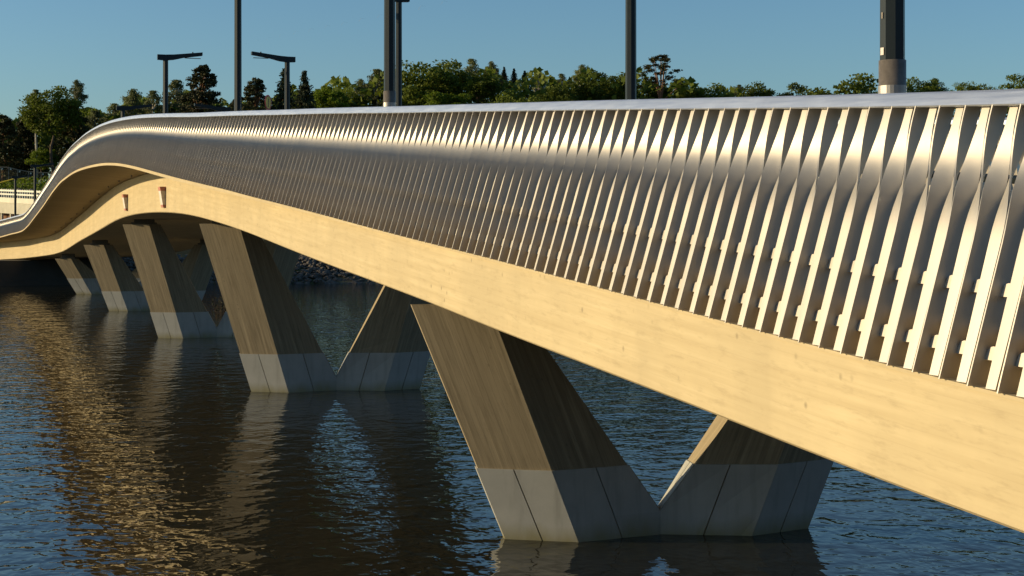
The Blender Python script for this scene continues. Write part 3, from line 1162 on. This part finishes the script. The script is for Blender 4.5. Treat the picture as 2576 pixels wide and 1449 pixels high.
# ------------------------------------------------------------------ trees
def leaf_quad(V, F, c, size, rg, droop=0.0):
    n = Vector((rg.gauss(0, 1), rg.gauss(0, 1), rg.gauss(0, 1) + 0.3)).normalized()
    a = n.orthogonal().normalized()
    a = Matrix.Rotation(rg.uniform(0, 6.283), 3, n) @ a
    b2 = n.cross(a)
    if droop:
        b2 = (b2 * 0.4 + Vector((0, 0, -1)) * droop).normalized()
    s, t = size * rg.uniform(.6, 1.2), size * rg.uniform(.35, .8)
    k = len(V)
    V += [c - a * s * .5 - b2 * t * .1, c - b2 * t * .6, c + a * s * .5, c + b2 * t * .6]
    F.append((k, k + 1, k + 2, k + 3))


def crown_mesh(kind, seed):
    """crown of unit height 1 (base of crown 0) and unit radius 0.5, made of many leaf clumps; returns V, F, limb list"""
    rg = random.Random(seed)
    var_ = seed % 5
    V, F, limbs = [], [], []
    def ball(c, r, n, size, sq=0.8, inner=.5):
        for j in range(n):
            d = Vector((rg.gauss(0, 1), rg.gauss(0, 1), rg.gauss(0, 1))).normalized() * (r * rg.uniform(inner, 1.1))
            leaf_quad(V, F, c + Vector((d.x, d.y, d.z * sq)), size, rg)
    if kind in ('round', 'maple'):
        for i in range(62):
            q = Vector((rg.gauss(0, 1), rg.gauss(0, 1), rg.gauss(0, 1))).normalized()
            k_ = rg.uniform(0.62, 1.0)
            if i % 4 == 0:
                k_ = rg.uniform(0.1, 0.5)
            q *= k_
            c = Vector((q.x * 0.42, q.y * 0.42, 0.48 + q.z * 0.42))
            limbs.append(c)
            ball(c, rg.uniform(0.075, 0.145), 120, 0.042 if kind == 'round' else .050)
    elif kind == 'birch':
        for i in range(70):
            t = rg.random() ** 0.85
            wid = 0.5 * math.sin(math.pi * min(1, (t * 0.80 + 0.20))) ** 0.8
            a = rg.uniform(0, 6.283)
            rr = wid * rg.uniform(.1, 1.0)
            c = Vector((rr * math.cos(a), rr * math.sin(a), t * 0.98))
            limbs.append(c)
            r = rg.uniform(.05, .10)
            for j in range(80):
                h = rg.random() ** 1.3
                p = c + Vector((rg.gauss(0, r * .7), rg.gauss(0, r * .7), -h * 0.10))
                leaf_quad(V, F, p, 0.045, rg, 0.9)
    elif kind == 'pine':
        for i in range(170):
            t = rg.random() ** 1.1
            env = 0.5 * (1 - t) ** 0.62 * (0.80 + 0.20 * math.sin(t * 19 + var_ * 2.1) ** 2) + 0.03
            a = rg.uniform(0, 6.283)
            rr = env * math.sqrt(rg.uniform(.02, 1.0))
            c = Vector((rr * math.cos(a), rr * math.sin(a), 0.02 + t * 0.96))
            limbs.append(c)
            ball(c, rg.uniform(.06, .105) * (1.15 - .5 * t), 62, 0.042, 0.55, .2)
    elif kind == 'umbrella':
        for i in range(60):
            a = rg.uniform(0, 6.283)
            t = rg.random()
            rr = 0.46 * math.sqrt(rg.random()) * math.sqrt(max(.05, 1 - t * t))
            c = Vector((rr * math.cos(a), rr * math.sin(a), 0.22 + 0.72 * t))
            limbs.append(c)
            ball(c, rg.uniform(.05, .09), 75, 0.036, 0.55, .2)
    elif kind == 'spruce':
        lev = 26
        for i in range(lev):
            t = i / (lev - 1)
            wid = (0.5 * (1 - t) ** 0.85 + 0.02) * (0.8 + 0.2 * rg.random())
            nbr = int(14 * (1 - t)) + 5
            for k in range(nbr):
                a = rg.uniform(0, 6.283)
                ln = wid * rg.uniform(.6, 1.05)
                for j in range(22):
                    h = rg.uniform(.1, 1)
                    p = Vector((math.cos(a) * ln * h + rg.gauss(0, .02), math.sin(a) * ln * h + rg.gauss(0, .02),
                                t * 0.97 + 0.02 - 0.05 * h + rg.gauss(0, .010)))
                    leaf_quad(V, F, p, 0.045, rg, 0.3)
        limbs = []
    return V, F, limbs


KINDS = {'round': ('leaf', 'bark', 0.22), 'maple': ('maple', 'bark', 0.2), 'birch': ('birch', 'birchbark', 0.2),
         'pine': ('pine', 'pinebark', 0.30), 'umbrella': ('pine', 'pinebark', 0.5), 'spruce': ('spruce', 'bark', 0.08)}
CROWNS = {}


def crown_data(kind, var):
    key = (kind, var)
    if key not in CROWNS:
        V, F, limbs = crown_mesh(kind, hash(kind) % 7 * 0 + len(kind) * 31 + var * 7 + ord(kind[0]))
        me = bpy.data.meshes.new('crown')
        me.from_pydata([tuple(v) for v in V], [], F)
        me.materials.append(M[KINDS[kind][0]])
        me.update()
        CROWNS[key] = (me, limbs)
    return CROWNS[key]


def tree(kind, u, vtop, wpx, D, label, name, low=None, var=0, group='trees on the far shore'):
    """a tree whose top shows at vtop and whose crown is wpx wide; low: crown base as a fraction of the height"""
    p = P(u, D)
    zg = ground_z(p.x, p.y) - 0.1
    zt_ = EYE - (vtop - 565) * D / 3600
    H_ = zt_ - zg
    cb = KINDS[kind][2] if low is None else low
    W_ = wpx * D / 3600
    W_ *= {'round': 1.34, 'maple': 1.3, 'birch': 1.4, 'pine': 1.4, 'umbrella': 1.2, 'spruce': 1.35}[kind]
    if kind == 'round':
        W_ *= 1.38 if u > 1850 else 1.12
    asp = {'round': 0.80, 'maple': 0.74, 'birch': 1.35, 'pine': 1.0, 'umbrella': 0.80, 'spruce': 1.15}[kind]
    if not (kind == 'pine' and u < 200):
        cb = max(cb, 1 - asp * W_ / H_)
    root = empty(name, (p.x, p.y, zg), random.Random(u * 3.1 + vtop).uniform(0, 6.28))
    tag(root, label, 'tree', group)
    me, limbs = crown_data(kind, var)
    cr = bpy.data.objects.new('crown', me)
    col.objects.link(cr)
    cr.parent = root
    cr.location = (0, 0, cb * H_)
    cr.scale = (W_, W_, H_ * (1 - cb))
    mb = MB()
    r0 = 0.018 * H_ + 0.05
    k = 6
    prev = Vector((0, 0, 0))
    rg = random.Random(int(u * 7 + vtop))
    pr = r0
    topf = 0.94 if kind in ('spruce', 'pine', 'birch') else 0.7
    tops_ = []
    for i in range(1, k + 1):
        t = i / k * topf
        q = Vector((rg.gauss(0, .012) * H_, rg.gauss(0, .012) * H_, t * H_))
        r = r0 * (1 - 0.85 * i / k)
        mb.bar(prev, q, pr, r, 7)
        tops_.append(q)
        prev, pr = q, r
    for c in limbs[::4]:
        e = Vector((c.x * W_, c.y * W_, cb * H_ + c.z * H_ * (1 - cb)))
        zs = max(0.12 * H_, min(e.z - 0.05 * H_, e.z * 0.85))
        s_ = min(tops_, key=lambda q: abs(q.z - zs))
        mb.bar(s_, e, r0 * .28, r0 * .07, 4)
    mb.build('trunk', M[KINDS[kind][1]], root)
    return root


T = [
 ('pine', 8, 288, 95, 192, 'black-green pine at the left edge of the photo', 'pine_tree', .05, 0),
 ('pine', 62, 296, 90, 196, 'dark pine beside the left edge pine, lower and broader', 'pine_tree', .05, 1),
 ('round', 128, 205, 122, 186, 'tall dark green broadleaf tree, highest tree in the left group', 'broadleaf_tree', .15, 0),
 ('birch', 194, 198, 42, 192, 'slim pale birch tip rising right of the tall dark green tree', 'birch_tree', .2, 0),
 ('pine', 182, 262, 105, 191, 'brown-green pine with a bare tan trunk behind the bend of the railing', 'pine_tree', .25, 2),
 ('birch', 240, 276, 70, 196, 'low pale birch right of the left tree group', 'birch_tree', .1, 1),
 ('birch', 288, 258, 60, 200, 'pale feathery birch behind the low lamp arm', 'birch_tree', .15, 2),
 ('birch', 334, 220, 70, 198, 'pale birch left of the left T-shaped lamp, tallest of its clump', 'birch_tree', .15, 0),
 ('birch', 386, 226, 56, 196, 'narrow pale birch touching the left T-shaped lamp post', 'birch_tree', .15, 1),
 ('birch', 444, 198, 74, 200, 'pale birch between the left T-shaped lamp and the tall pine', 'birch_tree', .12, 2),
 ('pine', 507, 162, 112, 184, 'tall dark brown-green pine standing clear against the sky', 'pine_tree', .08, 0),
 ('pine', 592, 250, 44, 196, 'small dark pine just left of the plain tall lamp post', 'pine_tree', .1, 1),
 ('pine', 644, 196, 84, 190, 'dark pine right of the plain tall lamp post behind the round sign', 'pine_tree', .1, 2),
 ('spruce', 716, 172, 92, 190, 'dark spruce behind the right T-shaped lamp post', 'spruce_tree', .05, 0),
 ('spruce', 766, 178, 92, 188, 'dark spruce right of the right T-shaped lamp, with a sharp tip', 'spruce_tree', .05, 1),
 ('maple', 832, 212, 84, 196, 'yellow-green broadleaf tree right of the sharp-tipped spruce', 'broadleaf_tree', .1, 0),
 ('round', 884, 224, 60, 200, 'small green tree in the dip left of the pale birches', 'broadleaf_tree', .1, 1),
 ('birch', 908, 196, 46, 204, 'pale birch left of the sleeved lamp post, lower of the two', 'birch_tree', .1, 0),
 ('birch', 948, 172, 62, 204, 'pale birch left of the sleeved lamp post, taller of the two', 'birch_tree', .1, 1),
 ('round', 1062, 138, 160, 200, 'biggest dark green broadleaf crown right of the paired lamp posts', 'broadleaf_tree', .1, 1),
 ('round', 1138, 146, 110, 206, 'dark green crown joining the biggest crown on its right', 'broadleaf_tree', .1, 2),
 ('birch', 1186, 146, 46, 212, 'drooping birch top on the right shoulder of the big green crown', 'birch_tree', .1, 2),
 ('maple', 1128, 218, 116, 184, 'bright yellow-green round tree low in front of the big crown', 'broadleaf_tree', .1, 1),
 ('birch', 1236, 152, 40, 214, 'slim dark-tipped birch right of the big green crown', 'birch_tree', .05, 0),
 ('spruce', 1268, 168, 36, 216, 'thin spruce top, first of three right of the slim birch', 'spruce_tree', .05, 1),
 ('spruce', 1293, 172, 34, 216, 'thin spruce top, second of three right of the slim birch', 'spruce_tree', .05, 0),
 ('spruce', 1320, 178, 44, 214, 'thin spruce top, third of three and broadest', 'spruce_tree', .05, 1),
 ('birch', 1354, 178, 38, 218, 'palest small birch in the dip of the middle tree line', 'birch_tree', .1, 1),
 ('spruce', 1386, 194, 40, 214, 'short dark spruce right of the palest birch', 'spruce_tree', .05, 0),
 ('birch', 1412, 184, 34, 216, 'slim birch between the short spruce and the green crowns', 'birch_tree', .1, 2),
 ('round', 1300, 214, 130, 194, 'olive broadleaf bush-like tree under the thin spruce tops', 'broadleaf_tree', .02, 0),
 ('birch', 1464, 160, 50, 210, 'birch with two soft tips left of the sleeveless lamp post', 'birch_tree', .1, 0),
 ('round', 1492, 174, 110, 200, 'olive green crown left of the sleeveless lamp post', 'broadleaf_tree', .05, 2),
 ('round', 1556, 172, 84, 204, 'olive green crown directly behind the sleeveless lamp post', 'broadleaf_tree', .05, 0),
 ('umbrella', 1664, 134, 112, 200, 'spreading pine with open crown right of the sleeveless lamp post', 'pine_tree', .3, 0),
 ('round', 1640, 196, 84, 206, 'dark green tree beneath the left side of the spreading pine', 'broadleaf_tree', .05, 1),
 ('round', 1722, 206, 60, 200, 'low green tree at the right foot of the spreading pine', 'broadleaf_tree', .05, 2),
 ('round', 1784, 198, 100, 204, 'low wide dark green tree right of the spreading pine', 'broadleaf_tree', .05, 0),
 ('birch', 1860, 212, 32, 216, 'tiny grey-green bush top between two low crowns', 'birch_tree', .05, 1),
 ('round', 1914, 198, 84, 208, 'dark round crown, first of two separate crowns in the right half', 'broadleaf_tree', .1, 1),
 ('round', 2002, 204, 84, 210, 'lighter round crown, second of two separate crowns in the right half', 'broadleaf_tree', .1, 2),
 ('round', 2130, 170, 152, 204, 'large green crown left of the thickest lamp post', 'broadleaf_tree', .1, 0),
 ('round', 2300, 182, 82, 206, 'green crown right of the thickest lamp post', 'broadleaf_tree', .1, 1),
 ('round', 2350, 194, 52, 208, 'small crown leaning off the right side of the green crown by the post', 'broadleaf_tree', .1, 2),
 ('round', 2426, 200, 50, 214, 'small sparse crown standing alone near the right edge', 'broadleaf_tree', .1, 1),
 ('round', 2488, 204, 66, 212, 'low bright crown second from the right edge', 'broadleaf_tree', .1, 0),
 ('round', 2560, 182, 80, 208, 'green crown cut by the right edge of the photo', 'broadleaf_tree', .1, 2),
 ('round', 1210, 176, 84, 198, 'olive crown low between the big crown and the slim dark-tipped birch', 'broadleaf_tree', .05, 0),
 ('round', 1400, 202, 96, 196, 'olive crown low under the slim birch in the middle', 'broadleaf_tree', .05, 1),
 ('round', 980, 186, 80, 206, 'dark green crown peeping behind the sleeved lamp post', 'broadleaf_tree', .05, 2),
 ('birch', 90, 224, 44, 190, 'pale thin top on the left shoulder of the tall dark green tree', 'birch_tree', .1, 1),
 ('maple', 104, 366, 66, 187, 'bright green bush in front of the dark pines at the far left', 'bush', .0, 0),
]
for kd, u, vt, wp, D, lab, nm, low, var in T:
    r_ = tree(kd, u, vt, wp, D, lab, nm, low, var)
    if nm == 'bush':
        r_['category'] = 'bush'

# undergrowth filling the wood below the crowns: one mass
V, F = [], []
rg = random.Random(77)
for i in range(42000):
    u = rg.uniform(-420, 2900)
    D = rg.uniform(196, 228)
    D = rg.uniform(196, 240)
    p = P(u, D)
    zg = ground_z(p.x, p.y)
    top = EYE - (lerp(u, [-420, -80, 230, 300, 560, 575, 800, 1000, 1600, 1850, 1900, 2900], [270, 285, 290, 262, 240, 275, 215, 190, 190, 236, 262, 250]) + 18 * math.sin(u * .05) - 565) * D / 3600
    p.z = zg + (top - zg) * rg.random() ** .7
    leaf_quad(V, F, p, 1.1, rg)
o = mesh('undergrowth', V, F, M['leaf'])
tag(o, 'dense dark undergrowth filling the wood behind the bridge', 'undergrowth', kind='stuff')
# low bushes on the far bank: seen through the arch
V, F = [], []
for i in range(2600):
    u = rg.uniform(650, 1000)
    D = rg.uniform(142, 150)
    p = P(u, D)
    p.z = ground_z(p.x, p.y) + rg.random() ** 1.5 * 0.9
    leaf_quad(V, F, p, .35, rg)
tag(mesh('bank_grass', V, F, M['maple']), 'sunlit grass on the far bank seen under the girder', 'grass', kind='stuff')
V, F = [], []
for i in range(2400):
    u = rg.uniform(470, 640)
    D = rg.uniform(150, 156)
    p = P(u, D)
    p.z = ground_z(p.x, p.y) + rg.random() * 3.2
    leaf_quad(V, F, p, .35, rg)
tag(mesh('flowering_shrubs', V, F, M['flower']), 'orange and yellow shrubs glimpsed under the crest of the bridge', 'shrubs', kind='stuff')
V, F = [], []
for i in range(2400):
    u = rg.uniform(-60, 280)
    D = rg.uniform(176, 184)
    p = P(u, D)
    p.z = ground_z(p.x, p.y) + rg.random() ** 1.4 * (0.7 if u < 40 else 1.2)
    leaf_quad(V, F, p, .4, rg)
tag(mesh('slope_grass', V, F, M['maple']), 'yellow-green grass and weeds at the foot of the mesh fence', 'grass', kind='stuff')
# twiggy plant in the water behind the third pier
tw = empty('water_plant', tuple(P(556, 88).xy) + (0,))
tag(tw, 'small reddish twiggy plant rising from the water behind the middle pier', 'plant')
mb = MB()
for i in range(50):
    a = rg.uniform(0, 6.28)
    rr = rg.random() ** .5 * .55
    h = rg.uniform(.3, 1.1)
    mb.bar((math.cos(a) * rr * .5, math.sin(a) * rr * .5, -.2), (math.cos(a) * rr * 1.3, math.sin(a) * rr * 1.3, h), .012, .005, 4)
mb.build('stem', M['bark'], tw)
V, F = [], []
for i in range(130):
    a = rg.uniform(0, 6.28)
    rr = rg.random() ** .5 * .55
    leaf_quad(V, F, Vector((math.cos(a) * rr, math.sin(a) * rr, rg.uniform(.05, 1.05))), .11, rg)
mesh('leaves', V, F, M['pine'], tw)
